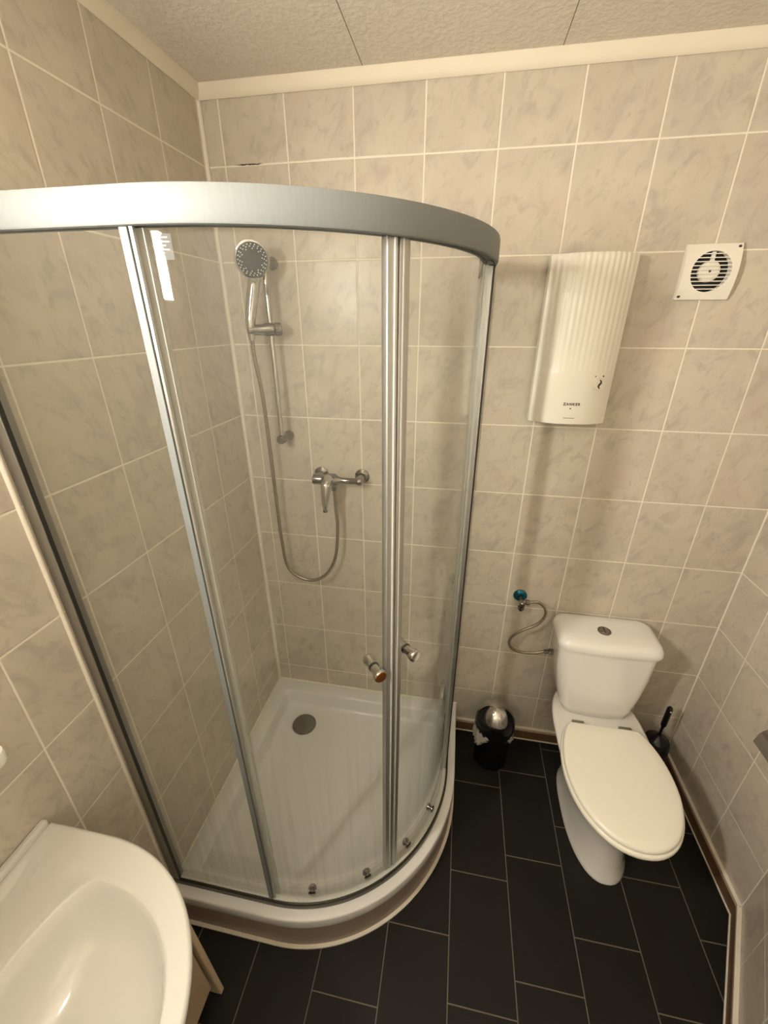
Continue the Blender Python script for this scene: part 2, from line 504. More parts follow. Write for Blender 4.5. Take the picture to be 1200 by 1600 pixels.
# ------------------------------------------------------------------ wall lamp over the washbasin (the room's only lamp, left of the frame)
LX, LY, LZ0, LZ1, LW, LD = 0.070, -1.385, 1.885, 2.115, 0.038, 0.009
lm = thing('wall_lamp', 'upright flat lamp on the wall above the washbasin', 'lamp', (0.0, LY, LZ0))
box('lamp_housing', (0.0, LY - LW - 0.004, LZ0 - 0.004, LX, LY + LW + 0.004, LZ1 + 0.02), M['plastic'], lm, 0.003)
box('added_light_lip', (0.0, LY - LW - 0.004, LZ0 - 0.010, LX + LD + 0.010, LY + LW + 0.004, LZ0 - 0.004), M['plastic'], lm, 0.002)  # lip added below the panel to hold steep light off the basin
box('lamp_shade', (LX + 0.0005, LY - LW, LZ0, LX + LD, LY + LW, LZ1), M['lamp'], lm)

# ------------------------------------------------------------------ shower tray
C0 = 0.35
def tray_ring(d, z, rc=0.004, D=0.90, R=0.55, na=28, nc=6, ns=6):
    """plan outline of the quadrant tray, inset by d"""
    pts = []
    L_ = D - d
    def arc(cx, cy, r, a0, a1, n):
        for k in range(n + 1):
            a = math.radians(a0 + (a1 - a0) * k / n)
            pts.append(Vector((cx + r * math.cos(a), cy + r * math.sin(a), z)))
    arc(d + rc, -d - rc, rc, 90, 180, nc)                       # back left corner
    for k in range(1, ns): pts.append(Vector((d, -d - rc + (-(L_) + rc + d + rc) * k / ns, z)))
    arc(d + rc, -L_ + rc, rc, 180, 270, nc)                     # front left corner
    arc(C0, -C0, R - d, 270, 360, na)                           # the quadrant
    arc(L_ - rc, -d - rc, rc, 0, 90, nc)                        # back right corner
    for k in range(1, ns): pts.append(Vector((L_ - rc + (d + 2 * rc - L_) * k / ns, -d, z)))
    return pts
tray = thing('shower_tray', 'white quadrant shower tray on the dark floor in the corner', 'shower tray', (0.45, -0.45, 0))
rings = [tray_ring(0.02, 0.115), tray_ring(0.001, 0.118), tray_ring(0.0, 0.122), tray_ring(0.0, 0.155), tray_ring(0.0015, 0.159, 0.005), tray_ring(0.005, 0.1605, 0.006),
         tray_ring(0.058, 0.1605, 0.02), tray_ring(0.064, 0.158, 0.025), tray_ring(0.067, 0.150, 0.03), tray_ring(0.078, 0.112, 0.035),
         tray_ring(0.084, 0.100, 0.04), tray_ring(0.094, 0.0955, 0.04), tray_ring(0.20, 0.094, 0.06), tray_ring(0.33, 0.0925, 0.02)]
V, F = g_loft(rings, cap0=False, cap1=True)
mesh('tray_basin', V, F, M['acrylic'], tray, angle=60)
def arc_strip(d, z0, z1, th, D=0.90):
    def path(dd):
        R = 0.55 - dd; p = [Vector((0.0, -(D - dd), 0))]
        for k in range(41):
            a = math.radians(270 + 90 * k / 40)
            p.append(Vector((C0 + R * math.cos(a), -C0 + R * math.sin(a), 0)))
        p.append(Vector((D - dd, -0.001, 0)))
        return p
    A, B = path(d), path(d + th)
    rings = [[a + Vector((0, 0, z0)), a + Vector((0, 0, z1)), b_ + Vector((0, 0, z1)), b_ + Vector((0, 0, z0))] for a, b_ in zip(A, B)]
    return g_loft(rings)
V, F = arc_strip(0.003, 0.0, 0.120, 0.018)
mesh('apron_panel', V, F, M['apron'], tray, angle=40)
V, F = arc_strip(-0.007, 0.0, 0.006, 0.010)
o = mesh('floor_sealant', V, F, M['grout'], tray, angle=40)
lathe('drain_cover', (0.196, -0.19, 0.0945), (0, 0, 1), [(-0.004, 0.052), (0.002, 0.056), (0.005, 0.054), (0.0065, 0.047), (0.0068, 0.0)], M['chrome_soft'], tray, 40)

# ------------------------------------------------------------------ shower enclosure
enc = thing('shower_enclosure', 'curved glass shower enclosure with aluminium rails standing on the white tray', 'shower enclosure', (0.45, -0.45, 0.16))
RO = 0.52           # outer radius of the rails
def plan(R, t):
    """point on the plan path of radius R; t in degrees 270..360 on the arc"""
    a = math.radians(t)
    return Vector((C0 + R * math.cos(a), -C0 + R * math.sin(a), 0))
def rail_path(R, n=48, e=0.0):
    p = [Vector((e, -(C0 + R), 0)), Vector((0.18, -(C0 + R), 0))]
    p += [plan(R, 270 + 90 * k / n) for k in range(n + 1)]
    p += [Vector((C0 + R, -0.18, 0)), Vector((C0 + R, -e, 0))]
    return p
def rail(name, prof, mat, parent, e=0.0):
    """prof: list of (offset from RO, z)"""
    paths = [(rail_path(RO + d, e=e), z) for d, z in prof]
    rings = [[p[i] + Vector((0, 0, z)) for p, z in paths] for i in range(len(paths[0][0]))]
    V, F = g_loft(rings)
    return mesh(name, V, F, mat, parent, angle=40)
zt0, zt1 = 1.947, 1.993
rail('top_rail', [(-0.034, zt0 + 0.002), (-0.034, zt1), (-0.004, zt1), (-0.001, zt1 - 0.001), (0.0, zt1 - 0.004), (0.0005, zt0 + 0.004), (-0.001, zt0 + 0.001), (-0.004, zt0), (-0.008, zt0), (-0.008, zt0 + 0.008), (-0.028, zt0 + 0.008), (-0.028, zt0 + 0.002)], M['alu_matt'], enc)
rail('bottom_rail', [(-0.007, 0.1605), (-0.007, 0.184), (-0.002, 0.184), (-0.0005, 0.1825), (0.0, 0.180), (0.0, 0.1605)], M['alu_track'], enc)
rail('bottom_track', [(-0.038, 0.1605), (-0.038, 0.171), (-0.034, 0.173), (-0.020, 0.173), (-0.020, 0.185), (-0.017, 0.1875), (-0.0085, 0.1875), (-0.007, 0.186), (-0.007, 0.1605)], M['alu_white'], enc)
# wall profiles (U channels) on the left wall and the back wall
yq = -(C0 + RO)
box('wall_profile', (0.0, yq + 0.0, 0.187, 0.026, yq + 0.024, zt0), M['alu_grey'], enc, 0.0006)
box('wall_profile_seal', (0.026, yq + 0.002, 0.187, 0.0275, yq + 0.010, zt0), M['dark'], enc)
xq = C0 + RO
box('wall_profile', (xq - 0.028, -0.036, 0.187, xq, 0.0, zt0), M['alu'], enc, 0.002)
box('wall_profile_seal', (xq - 0.022, -0.0385, 0.187, xq - 0.012, -0.036, zt0), M['dark'], enc)
# fixed flat panes
def pane(name, A, B, th, z0, z1, mat, parent):
    A, B = Vector((*A, 0)), Vector((*B, 0)); d = (B - A).normalized(); n = Vector((d.y, -d.x, 0)) * th / 2
    rings = [[A + n, B + n, B - n, A - n]]
    V, F = g_loft([[p + Vector((0, 0, z)) for p in rings[0]] for z in (z0, z1)])
    return mesh(name, V, F, mat, parent, smooth=False)
yf = -(C0 + RO - 0.012); xf = C0 + RO - 0.012
p1 = pane('fixed_pane', (0.025, yf), (0.347, yf), 0.005, 0.18, zt0 + 0.006, M['glass'], enc)
box('edge_profile', (0.334, yf - 0.006, 0.187, 0.347, yf + 0.005, zt0), M['alu_matt'], p1, 0.001)
box('edge_seal', (0.347, yf - 0.002, 0.187, 0.3492, yf + 0.002, zt0), M['dark'], p1)
box('edge_lip', (0.3492, yf - 0.004, 0.187, 0.3535, yf + 0.002, zt0), M['alu'], p1)
p2 = pane('fixed_pane', (xf, -0.347), (xf, -0.034), 0.005, 0.18, zt0 + 0.006, M['glass'], enc)
box('edge_profile', (xf - 0.016, -0.350, 0.187, xf + 0.004, -0.334, zt0), M['alu'], p2, 0.002)
box('edge_seal', (xf + 0.004, -0.350, 0.187, xf + 0.0075, -0.340, zt0), M['dark'], p2)
# curved sliding doors
RD = RO - 0.026
def arc_solid(R0, R1, a0, a1, z0, z1, n):
    rings = []
    for k in range(n + 1):
        t = a0 + (a1 - a0) * k / n
        rings.append([plan(R0, t) + Vector((0, 0, z0)), plan(R1, t) + Vector((0, 0, z0)), plan(R1, t) + Vector((0, 0, z1)), plan(R0, t) + Vector((0, 0, z1))])
    return g_loft(rings)
def sliding_door(a0, a1, meet, roller_at, knob_at, knob_z, capmat):
    V, F = arc_solid(RD - 0.0025, RD + 0.0025, a0, a1, 0.185, zt0 + 0.004, 28)
    dr = mesh('sliding_door', V, F, M['glass'], enc, angle=30)
    s = 1 if meet > a0 + 20 else -1
    # two-step closing profile with magnet strip
    rings = []
    e0, e1 = meet - s * 2.55, meet - s * 0.1
    V, F = join([arc_solid(RD - 0.009, RD + 0.010, min(e0, e1), max(e0, e1), 0.188, zt0 + 0.002, 3)])
    cp = mesh('closing_profile', V, F, M['alu'], dr, smooth=True, bevel=0.002, seg=3)
    m0, m1 = sorted((meet - s * 1.05, meet - s * 0.75))
    V, F = arc_solid(RD + 0.0095, RD + 0.0125, m0, m1, 0.19, zt0, 2)
    mesh('magnet_strip', V, F, M['plastic_grey'], dr, smooth=False)
    far = a0 if s > 0 else a1
    V, F = arc_solid(RD - 0.006, RD + 0.006, *sorted((far, far + s * 1.8)), 0.19, zt0, 2)
    mesh('edge_seal', V, F, M['seal'], dr, smooth=False)
    # rollers along the bottom
    for t in roller_at:
        dirv = plan(1, t) - plan(0, t)
        c = plan(RD, t) + Vector((0, 0, 0.210))
        lathe('roller', c - dirv * 0.014, dirv, [(0, 0.009), (0.004, 0.013), (0.010, 0.013), (0.0105, 0.006), (0.019, 0.006), (0.0195, 0.012), (0.023, 0.012), (0.025, 0.008)], M['chrome_soft'], dr, 20)
    # knob: one half inside, one half outside the pane
    dirv = (plan(1, knob_at) - plan(0, knob_at)).normalized()
    c = plan(RD, knob_at) + Vector((0, 0, knob_z))
    kn = lathe('door_knob', c, dirv, [(-0.036, 0.004), (-0.034, 0.013), (-0.028, 0.0155), (-0.018, 0.0135), (-0.008, 0.0115), (-0.003, 0.012), (0.004, 0.012), (0.009, 0.0115), (0.018, 0.0125), (0.024, 0.0155), (0.033, 0.016), (0.036, 0.0145)], M['chrome'], dr, 28, angle=30)
    lathe('knob_washer', c, dirv, [(-0.003, 0.0128), (0.003, 0.0128)], M['dark'], kn, 24)
    lathe('knob_cap', c + dirv * 0.036, dirv, [(0, 0.0145), (0.0012, 0.013), (0.0014, 0.0)], capmat, kn, 28)
    return dr
MEET = 360 - 46.3
ld = sliding_door(360 - 90.5, MEET, MEET, (360 - 76.4, 360 - 56.0), 360 - 52.0, 1.085, M['knob_end'])
rd = sliding_door(MEET, 360.5, MEET, (360 - 37.5, 360 - 20.5), 360 - 41.2, 1.095, M['chrome'])
# maker's sticker inside the left door: thin clear film with illegible grey lines
def on_arc(R, t, z): return plan(R, t) + Vector((0, 0, z))
rings = [[on_arc(RD + 0.0027, 360 - 87.4 + 2.9 * k / 6, z) for k in range(7)] for z in (1.909, 1.940)]
rings2 = [[on_arc(RD + 0.0032, 360 - 87.4 + 2.9 * k / 6, z) for k in range(7)] for z in (1.909, 1.940)]
V = rings[0] + rings[1] + rings2[0] + rings2[1]
F = []
for k in range(6):
    F += [(k, k + 1, 8 + k, 7 + k), (14 + k, 15 + k, 22 + k, 21 + k)]
stm, N_, L_, b_ = new_mat('clear_sticker_film')
b_.inputs['Base Color'].default_value = (0.22, 0.23, 0.23, 1); b_.inputs['Alpha'].default_value = 0.30; b_.inputs['Roughness'].default_value = 0.9; b_.inputs['Specular IOR Level'].default_value = 0.0
st = mesh('glass_sticker', V, F, stm, ld)
parts = []
for i, (z, w) in enumerate(((1.9350, 2.0), (1.9300, 2.3), (1.9255, 1.6), (1.9205, 2.1), (1.9150, 1.0))):
    parts.append(arc_solid(RD + 0.0033, RD + 0.0036, 360 - 87.1, 360 - 87.1 + w, z, z + 0.0018, 4))
V, F = join(parts)
mesh('sticker_print', V, F, M['print_grey'], st, smooth=False)
# end bracket of the top rail at the back wall
lathe('rail_end_bracket', (xq - 0.006, -0.016, zt0 - 0.010), (0, 0, 1), [(0, 0.009), (0.004, 0.012), (0.012, 0.012)], M['alu_grey'], enc, 20)
lathe('rail_end_bracket', (0.016, yq + 0.006, zt0 - 0.010), (0, 0, 1), [(0, 0.009), (0.004, 0.012), (0.012, 0.012)], M['alu_grey'], enc, 20)

# ------------------------------------------------------------------ shower rail, hand shower, hose, mixer
RX, RY = 0.180, -0.065
rr = thing('shower_riser_rail', 'slim chrome riser rail screwed to the tiles inside the shower', 'shower rail', (RX, -0.03, 1.44))
tube('rail_bar', [(RX, RY, 1.432), (RX, RY, 1.72), (RX, RY, 2.012)], 0.0085, M['chrome'], rr, 20)
for z in (1.440, 2.000):
    lathe('wall_bracket', (RX + 0.004, 0.0, z), (-0.06, -1, 0), [(0, 0.017), (0.012, 0.019), (0.02, 0.0145), (0.045, 0.0135), (0.060, 0.016), (0.078, 0.016), (0.084, 0.012)], M['chrome_soft'], rr, 24)
SL0, SL1 = Vector((0.212, -0.062, 1.808)), Vector((0.128, -0.108, 1.806))
sd = (SL1 - SL0).normalized()
sl = lathe('slider', SL0, sd, [(-0.006, 0.013), (-0.002, 0.0195), (0.015, 0.021), (0.019, 0.017), (0.023, 0.020), (0.046, 0.020), (0.052, 0.0175), (0.078, 0.0165), (0.088, 0.019), (0.100, 0.019), (0.105, 0.012)], M['chrome_soft'], rr, 28)
# hand shower held by the slider
hs = thing('hand_shower', 'round chrome hand shower with grey spray face held by the riser rail slider', 'shower head', tuple(SL1))
fn = Vector((0.46, -0.86, -0.28)).normalized()           # the way the spray face looks
hc = Vector((0.171, -0.125, 1.998))
neck = hc - fn * 0.030 + Vector((0.002, 0.0, -0.046))
hpts = spline([tuple(SL1 + Vector((0.003, 0.0, -0.030))), tuple(SL1 + Vector((0.005, -0.001, 0.02))), tuple(SL1.lerp(neck, 0.45) + Vector((0, 0.004, 0.01))), tuple(SL1.lerp(neck, 0.8) + Vector((0.0, 0.006, 0.008))), tuple(neck), tuple(hc - fn * 0.034)], 6)
nn_ = len(hpts)
hr = []
for i in range(nn_):
    t = i / (nn_ - 1)
    hr.append(0.0105 + 0.0085 * math.sin(PI * min(1, t * 1.0)) + 0.006 * max(0, t - 0.55) / 0.45)
tube('handle', hpts, hr, M['chrome'], hs, 20)
lathe('head_shell', hc, fn, [(-0.034, 0.004), (-0.032, 0.018), (-0.024, 0.036), (-0.012, 0.048), (-0.003, 0.0515), (0.002, 0.051), (0.004, 0.047), (0.004, 0.044)], M['chrome'], hs, 48, angle=50)
fc = lathe('spray_face', hc, fn, [(-0.002, 0.0455), (0.0045, 0.0455), (0.007, 0.042), (0.0085, 0.018), (0.0085, 0.0)], M['nozzle_face'], hs, 48)
d_, u_, v_ = frame_of(fn)
parts = []
for r_, n_, ph in ((0.0405, 24, 0.0), (0.0350, 20, 0.1), (0.0295, 10, 0.2)):
    for k in range(n_):
        a = 2 * PI * k / n_ + ph
        c = hc + fn * 0.0072 + (u_ * math.cos(a) + v_ * math.sin(a)) * r_
        parts.append(g_lathe(c - fn * 0.001, fn, [(0, 0.0020), (0.0030, 0.0017), (0.0032, 0.0)], 8))
V, F = join(parts)
nz = mesh('spray_nozzles', V, F, M['nozzle'], fc)
lathe('spray_button', hpts[int(nn_ * 0.70)] + fn * 0.009, fn, [(0, 0.009), (0.006, 0.008), (0.008, 0.0)], M['chrome'], hs, 20)
# hose
hose = tag(mesh('shower_hose', *g_tube(spline([(0.131, -0.108, 1.775), (0.128, -0.100, 1.72), (0.131, -0.080, 1.589), (0.128, -0.066, 1.353), (0.127, -0.06, 1.13), (0.129, -0.06, 1.015), (0.141, -0.06, 0.895), (0.185, -0.06, 0.842), (0.253, -0.06, 0.831), (0.315, -0.06, 0.872), (0.355, -0.06, 0.955), (0.370, -0.058, 1.076), (0.368, -0.058, 1.18), (0.366, -0.059, 1.2455)], 10), 0.0068, 12), M['hose'], angle=60),
           'flexible steel shower hose hanging in a loop below the mixer', 'hose')
# mixer
MZ = 1.292
mix = thing('shower_mixer', 'single lever chrome shower mixer on the tiles inside the shower', 'tap', (0.375, 0.0, MZ))
lathe('mixer_body', (0.286, -0.062, MZ), (1, 0, 0.0), [(0, 0.014), (0.003, 0.021), (0.032, 0.021), (0.045, 0.019), (0.060, 0.024), (0.085, 0.024), (0.096, 0.015), (0.110, 0.0115), (0.168, 0.0115), (0.175, 0.016), (0.186, 0.015), (0.188, 0.011)], M['chrome_soft'], mix, 32)
for x in (0.300, 0.462):
    lathe('wall_escutcheon', (x, 0.0, MZ), (0, -1, 0), [(0, 0.028), (0.005, 0.028), (0.012, 0.016), (0.05, 0.014), (0.062, 0.014)], M['chrome_soft'], mix, 28)
lv = tube('lever', spline([(0.350, -0.070, MZ + 0.004), (0.350, -0.098, MZ - 0.002), (0.348, -0.112, MZ - 0.035), (0.346, -0.118, MZ - 0.075), (0.346, -0.121, MZ - 0.100)], 6), [0.020 + 0.002 * math.sin(k) if k < 9 else 0.020 - (k - 9) * 0.0009 for k in range(25)], M['chrome'], mix, 24)
lathe('lever_tip', (0.346, -0.121, MZ - 0.098), (0, -0.02, -1), [(0, 0.0085), (0.008, 0.0085), (0.010, 0.005)], M['dark'], mix, 20)
lathe('hose_nut', (0.366, -0.060, MZ - 0.012), (0, 0, -1), [(0, 0.011), (0.028, 0.011), (0.034, 0.008)], M['chrome_soft'], mix, 12)

# ------------------------------------------------------------------ water heater
hx0, hx1, hz0, hz1 = 1.0320, 1.2600, 1.540, 2.002
wh = thing('water_heater', 'white wall mounted electric water heater with a ribbed cover', 'water heater', ((hx0 + hx1) / 2, 0.0, hz0))
box('shadow_gap_casing', (hx0 + 0.005, -0.030, hz0 + 0.008, hx1 - 0.005, -0.002, hz1 - 0.006), M['dark'], wh, 0.002)  # casing coloured dark to draw the shadow gap between cover and wall
def cover_y(u, z):
    s = 2 * u - 1
    y = 0.054 + 0.043 * (1 - abs(s) ** 2.6)
    fade = max(0.0, min(1.0, (z - 1.70) / 0.22))
    ribs = 0.0024 * (0.25 + 0.75 * fade) if z > 1.690 else 0.0
    y += ribs * (0.5 + 0.5 * math.cos(2 * PI * u * 15)) - (0.0012 if z > 1.690 else 0)
    if z > 1.985: y -= 0.008 * ((z - 1.985) / 0.015) ** 2
    return -y
NU, zs = 150, [hz0, hz0 + 0.003, 1.57, 1.60, 1.63, 1.66, 1.684, 1.689, 1.691, 1.70, 1.74, 1.80, 1.86, 1.92, 1.96, 1.985, 1.991, 1.996, 2.000]
V, F = [], []
for z in zs:
    for k in range(NU + 1):
        u = k / NU
        zz = z
        # the boundary of the smooth lower panel is a shallow arch
        V.append((hx0 + (hx1 - hx0) * u, cover_y(u, zz), z + (0.006 * (1 - (2 * u - 1) ** 2) if 1.6 < z < 1.75 else 0.0)))
    # nothing
n1 = NU + 1
for i in range(len(zs) - 1):
    for k in range(NU):
        F.append((i * n1 + k, i * n1 + k + 1, (i + 1) * n1 + k + 1, (i + 1) * n1 + k))
base = len(V)
# returns to the back along the perimeter
per = [i for i in range(n1)] + [i * n1 + NU for i in range(1, len(zs))] + [(len(zs) - 1) * n1 + k for k in range(NU - 1, -1, -1)] + [i * n1 for i in range(len(zs) - 2, 0, -1)]
for i in per:
    x, y, z = V[i]
    V.append((x, -0.016, z))
m_ = len(per)
for k in range(m_):
    a, b2 = per[k], per[(k + 1) % m_]
    F.append((a, base + k, base + (k + 1) % m_, b2))
F.append(tuple(base + k for k in range(m_)))
mesh('front_cover', V, F, M['plastic'], wh, angle=32)
kx, kz = 1.212, 1.661
ky = cover_y((kx - hx0) / (hx1 - hx0), 1.66)
kd = Vector((0.22, -1, 0)).normalized()
dial = lathe('temperature_dial', (kx, ky + 0.002, kz), kd, [(0, 0.0175), (0.007, 0.017), (0.010, 0.0155), (0.011, 0.0)], M['plastic'], wh, 36)
kc = Vector((kx, ky + 0.002, kz)) + kd * 0.0112
kr = Vector((1, 0.22, 0)).normalized()
spts = [kc + kr * 0.0036 * math.sin(-t * PI) * 1.0 + kr * (0.0016 * t) * 1.0 + Vector((0, 0, -0.0125 * t)) for t in [k / 8 for k in range(-8, 9)]]
tube('dial_groove', spts, [0.0010 + 0.0020 * math.cos(PI / 2 * k / 8.6) for k in range(-8, 9)], M['print_dark'], dial, 10)
for dx, r_ in ((-0.012, 0.0019), (0.012, 0.0026)):
    lathe('dial_mark', (kx + dx, cover_y((kx + dx - hx0) / (hx1 - hx0), 1.66) + 0.0004, kz + 0.0215), kd, [(0, r_), (0.0008, r_), (0.001, 0.0)], M['print_dark'], wh, 12)
def lettering(name, text, size, x, z, mat, parent, y):
    cu = bpy.data.curves.new('lettering', 'FONT')
    cu.body = text; cu.size = size; cu.align_x = 'CENTER'; cu.extrude = 0.0004; cu.offset = size * 0.035; cu.space_character = 1.3
    tmp = bpy.data.objects.new('lettering_source', cu); COL.objects.link(tmp)
    bpy.context.view_layer.update()
    me = bpy.data.meshes.new_from_object(tmp.evaluated_get(bpy.context.evaluated_depsgraph_get()))
    bpy.data.objects.remove(tmp); bpy.data.curves.remove(cu)
    off = root_loc(parent)
    for v in me.vertices:
        px, pz = x + v.co.x, z + v.co.y
        yy = cover_y((px - hx0) / (hx1 - hx0), 1.60) - 0.0004 - v.co.z if y is None else y - v.co.z
        v.co = Vector((px, yy, pz)) - off
    me.materials.clear(); me.materials.append(mat)
    o = bpy.data.objects.new(name, me); COL.objects.link(o); o.parent = parent
    return o
lettering('maker_lettering', 'ZANKER', 0.0105, 1.146, 1.5975, M['print_dark'], wh, None)
cyy = cover_y(0.5, 1.59)
lathe('emblem', (1.144, cyy + 0.0004, 1.588), (0, -1, 0), [(0, 0.0022), (0.0008, 0.0022), (0.001, 0)], M['print_dark'], wh, 10)
V, F = g_box(1.128, cyy - 0.0007, 1.5582, 1.160, cyy + 0.003, 1.5598)
mesh('small_print', V, F, M['print_grey'], wh, smooth=False)

# ------------------------------------------------------------------ extractor fan
fx0, fx1, fz0, fz1 = 1.389, 1.526, 1.886, 2.022
fcx, fcz = 1.459, 1.955
fan = thing('extractor_fan', 'square white extractor fan with a round slatted opening on the tiles', 'fan', ((fx0 + fx1) / 2, 0, fz0))
def fan_y(z): return -(0.010 + 0.014 * (1 - ((z - (fz0 + fz1) / 2) / ((fz1 - fz0) / 2)) ** 2))
# front plate as a ring between the square and the round opening
NA = 96; V, F = [], []
def sq(t):
    c, s = math.cos(t), math.sin(t); k = 1 / max(abs(c), abs(s))
    return c * k, s * k
RF = 0.0495
for k in range(NA):
    t = 2 * PI * k / NA
    sx, sz = sq(t)
    X, Z = (fx0 + fx1) / 2 + sx * (fx1 - fx0) / 2, (fz0 + fz1) / 2 + sz * (fz1 - fz0) / 2
    ox, oz = fcx + RF * math.cos(t), fcz + RF * math.sin(t)
    loop = [(X, -0.001, Z)]
    for w in (0.0, 0.03, 0.25, 0.5, 0.75, 0.97, 1.0):
        x, z = X + (ox - X) * w, Z + (oz - Z) * w
        loop.append((x, fan_y(z) + (0.002 if w in (0.0,) else 0.0), z))
    loop.append((ox, -0.002, oz))
    V += loop
nl = 9
for k in range(NA):
    for j in range(nl - 1):
        a = k * nl + j; b2 = ((k + 1) % NA) * nl + j
        F.append((a, b2, b2 + 1, a + 1))
mesh('fan_cover', V, F, M['plastic'], fan, angle=40)
lathe('fan_throat', (fcx, -0.0008, fcz), (0, -1, 0), [(0, 0.051), (0.0012, 0.051), (0.0014, 0.0)], M['black'], fan, 40)
lathe('fan_motor', (fcx + 0.001, -0.001, fcz + 0.001), (0, -1, 0), [(0, 0.0265), (0.010, 0.0265), (0.0125, 0.024), (0.0125, 0.0)], M['plastic'], fan, 40)
lathe('motor_screw', (fcx + 0.001, -0.0125, fcz + 0.001), (0, -1, 0), [(0, 0.003), (0.0015, 0.003), (0.002, 0.0)], M['print_dark'], fan, 14)
box('motor_strut', (fcx - 0.003, -0.012, fcz + 0.026, fcx + 0.006, -0.004, fcz + 0.048), M['plastic'], fan, 0.001)
for k in range(10):
    z = fcz - RF + 2 * RF * (k + 0.75) / 10.5
    hw = math.sqrt(max(RF ** 2 - (z - fcz) ** 2, 1e-6))
    V, F = g_box(fcx - hw, fan_y(z), z - 0.0011, fcx + hw, fan_y(z) + 0.005, z + 0.0011)
    mesh('slat', V, F, M['plastic'], fan, smooth=False)
for x, z in ((fx0 + 0.009, fz0 + 0.009), (fx1 - 0.009, fz1 - 0.009)):
    lathe('cover_screw', (x, fan_y(z) + 0.0006, z), (0, -1, 0), [(0, 0.004), (0.0012, 0.004), (0.0016, 0.0)], M['print_dark'], fan, 14)

# ------------------------------------------------------------------ angle valve and supply hose
av = thing('angle_valve', 'chrome angle valve with a blue rosette on the tiles left of the cistern', 'valve', (1.109, 0, 0.818))
lathe('rosette', (1.109, 0.0, 0.820), (0, -1, 0), [(0, 0.027), (0.004, 0.027), (0.010, 0.021), (0.013, 0.012)], M['teal'], av, 32)
lathe('valve_body', (1.109, -0.005, 0.820), (0.05, -1, -0.15), [(0, 0.010), (0.03, 0.010), (0.035, 0.012), (0.052, 0.012), (0.056, 0.008)], M['chrome_soft'], av, 20)
lathe('valve_handle', (1.110, -0.045, 0.812), (0.0, -0.2, -1), [(0, 0.008), (0.012, 0.008), (0.014, 0.013), (0.026, 0.012), (0.028, 0.007)], M['chrome_soft'], av, 14)
lathe('handle_plug', (1.110, -0.0507, 0.7842), (0.0, -0.2, -1), [(0, 0.006), (0.004, 0.006)], M['print_dark'], av, 12)
lathe('valve_outlet', (1.112, -0.050, 0.822), (1, 0, 0.05), [(0, 0.008), (0.012, 0.008), (0.014, 0.011), (0.026, 0.011), (0.028, 0.007)], M['chrome_soft'], av, 10)
tag(mesh('toilet_supply_hose', *g_tube(spline([(1.138, -0.050, 0.825), (1.172, -0.052, 0.830), (1.198, -0.056, 0.808), (1.203, -0.06, 0.775), (1.180, -0.063, 0.733), (1.130, -0.064, 0.697), (1.093, -0.064, 0.660), (1.084, -0.064, 0.625), (1.100, -0.064, 0.595), (1.140, -0.064, 0.582), (1.190, -0.066, 0.588), (1.222, -0.068, 0.602)], 8), 0.0058, 12), M['hose'], angle=60),
    'braided steel hose curving from the angle valve into the cistern side', 'hose')

# ------------------------------------------------------------------ toilet
TX = 1.437
wc = thing('toilet', 'white close coupled toilet with the cream lid closed', 'toilet', (TX, -0.30, 0))
def egg(cx, a, yb, yf, z, nf=2.1, nb=2.6, split=0.45, N=56):
    """closed outline: back end at yb, front end at yf"""
    ym = yb + (yf - yb) * split
    pts = []
    for k in range(N):
        t = 2 * PI * k / N
        c, s = math.cos(t), math.sin(t)
        n = nf if s < 0 else nb
        b_ = (ym - yf) if s < 0 else (yb - ym)
        x, y = superell(a, b_, n, t)
        pts.append(Vector((cx + x, ym + y, z)))
    return pts
PX = TX + 0.014
rings = [egg(PX, 0.108, -0.10, -0.550, 0.0, 2.3, 3), egg(PX, 0.109, -0.10, -0.551, 0.006, 2.3, 3), egg(PX, 0.105, -0.10, -0.545, 0.016, 2.3, 3),
         egg(PX, 0.098, -0.10, -0.530, 0.06, 2.3, 3), egg(PX - 0.002, 0.095, -0.10, -0.520, 0.13, 2.3, 3), egg(PX - 0.004, 0.099, -0.09, -0.522, 0.20, 2.3, 3),
         egg(PX - 0.008, 0.118, -0.06, -0.553, 0.27, 2.2, 3), egg(TX + 0.003, 0.148, -0.03, -0.600, 0.33, 2.15, 3.2), egg(TX, 0.164, -0.024, -0.630, 0.365, 2.1, 3.2),
         egg(TX, 0.169, -0.022, -0.640, 0.385, 2.1, 3.2), egg(TX, 0.168, -0.022, -0.640, 0.394, 2.1, 3.2), egg(TX, 0.160, -0.03, -0.630, 0.398, 2.1, 3.2)]
V, F = g_loft(rings)
mesh('bowl', V, F, M['ceramic'], wc, angle=60)
def seat_ring(scale, z, grow=0.0, yo=0.0):
    pts = []
    a, bf, bb, cut = 0.178, 0.245, 0.262, 0.182
    N = 64
    for k in range(N):
        t = 2 * PI * k / N
        c, s = math.cos(t), math.sin(t)
        x = a * c; y = bf * s if s < 0 else bb * s
        if s < 0: x, y = superell(a, bf, 2.12, t)
        if y > cut:
            y = cut
        x = x * scale; y = y * scale
        pts.append(Vector((TX + x, -0.423 + y, z)))
    return pts
rings = [seat_ring(0.975, 0.3985), seat_ring(1.0, 0.402), seat_ring(1.005, 0.408), seat_ring(1.0, 0.415), seat_ring(0.985, 0.418)]
V, F = g_loft(rings)
mesh('seat', V, F, M['seat'], wc, angle=60)
rings = [seat_ring(0.955, 0.4182), seat_ring(0.972, 0.420), seat_ring(0.978, 0.425), seat_ring(0.972, 0.431), seat_ring(0.955, 0.4355), seat_ring(0.92, 0.4375), seat_ring(0.75, 0.4395), seat_ring(0.4, 0.4405), seat_ring(0.1, 0.4408)]
V, F = g_loft(rings)
mesh('seat_lid', V, F, M['seat'], wc, angle=60)
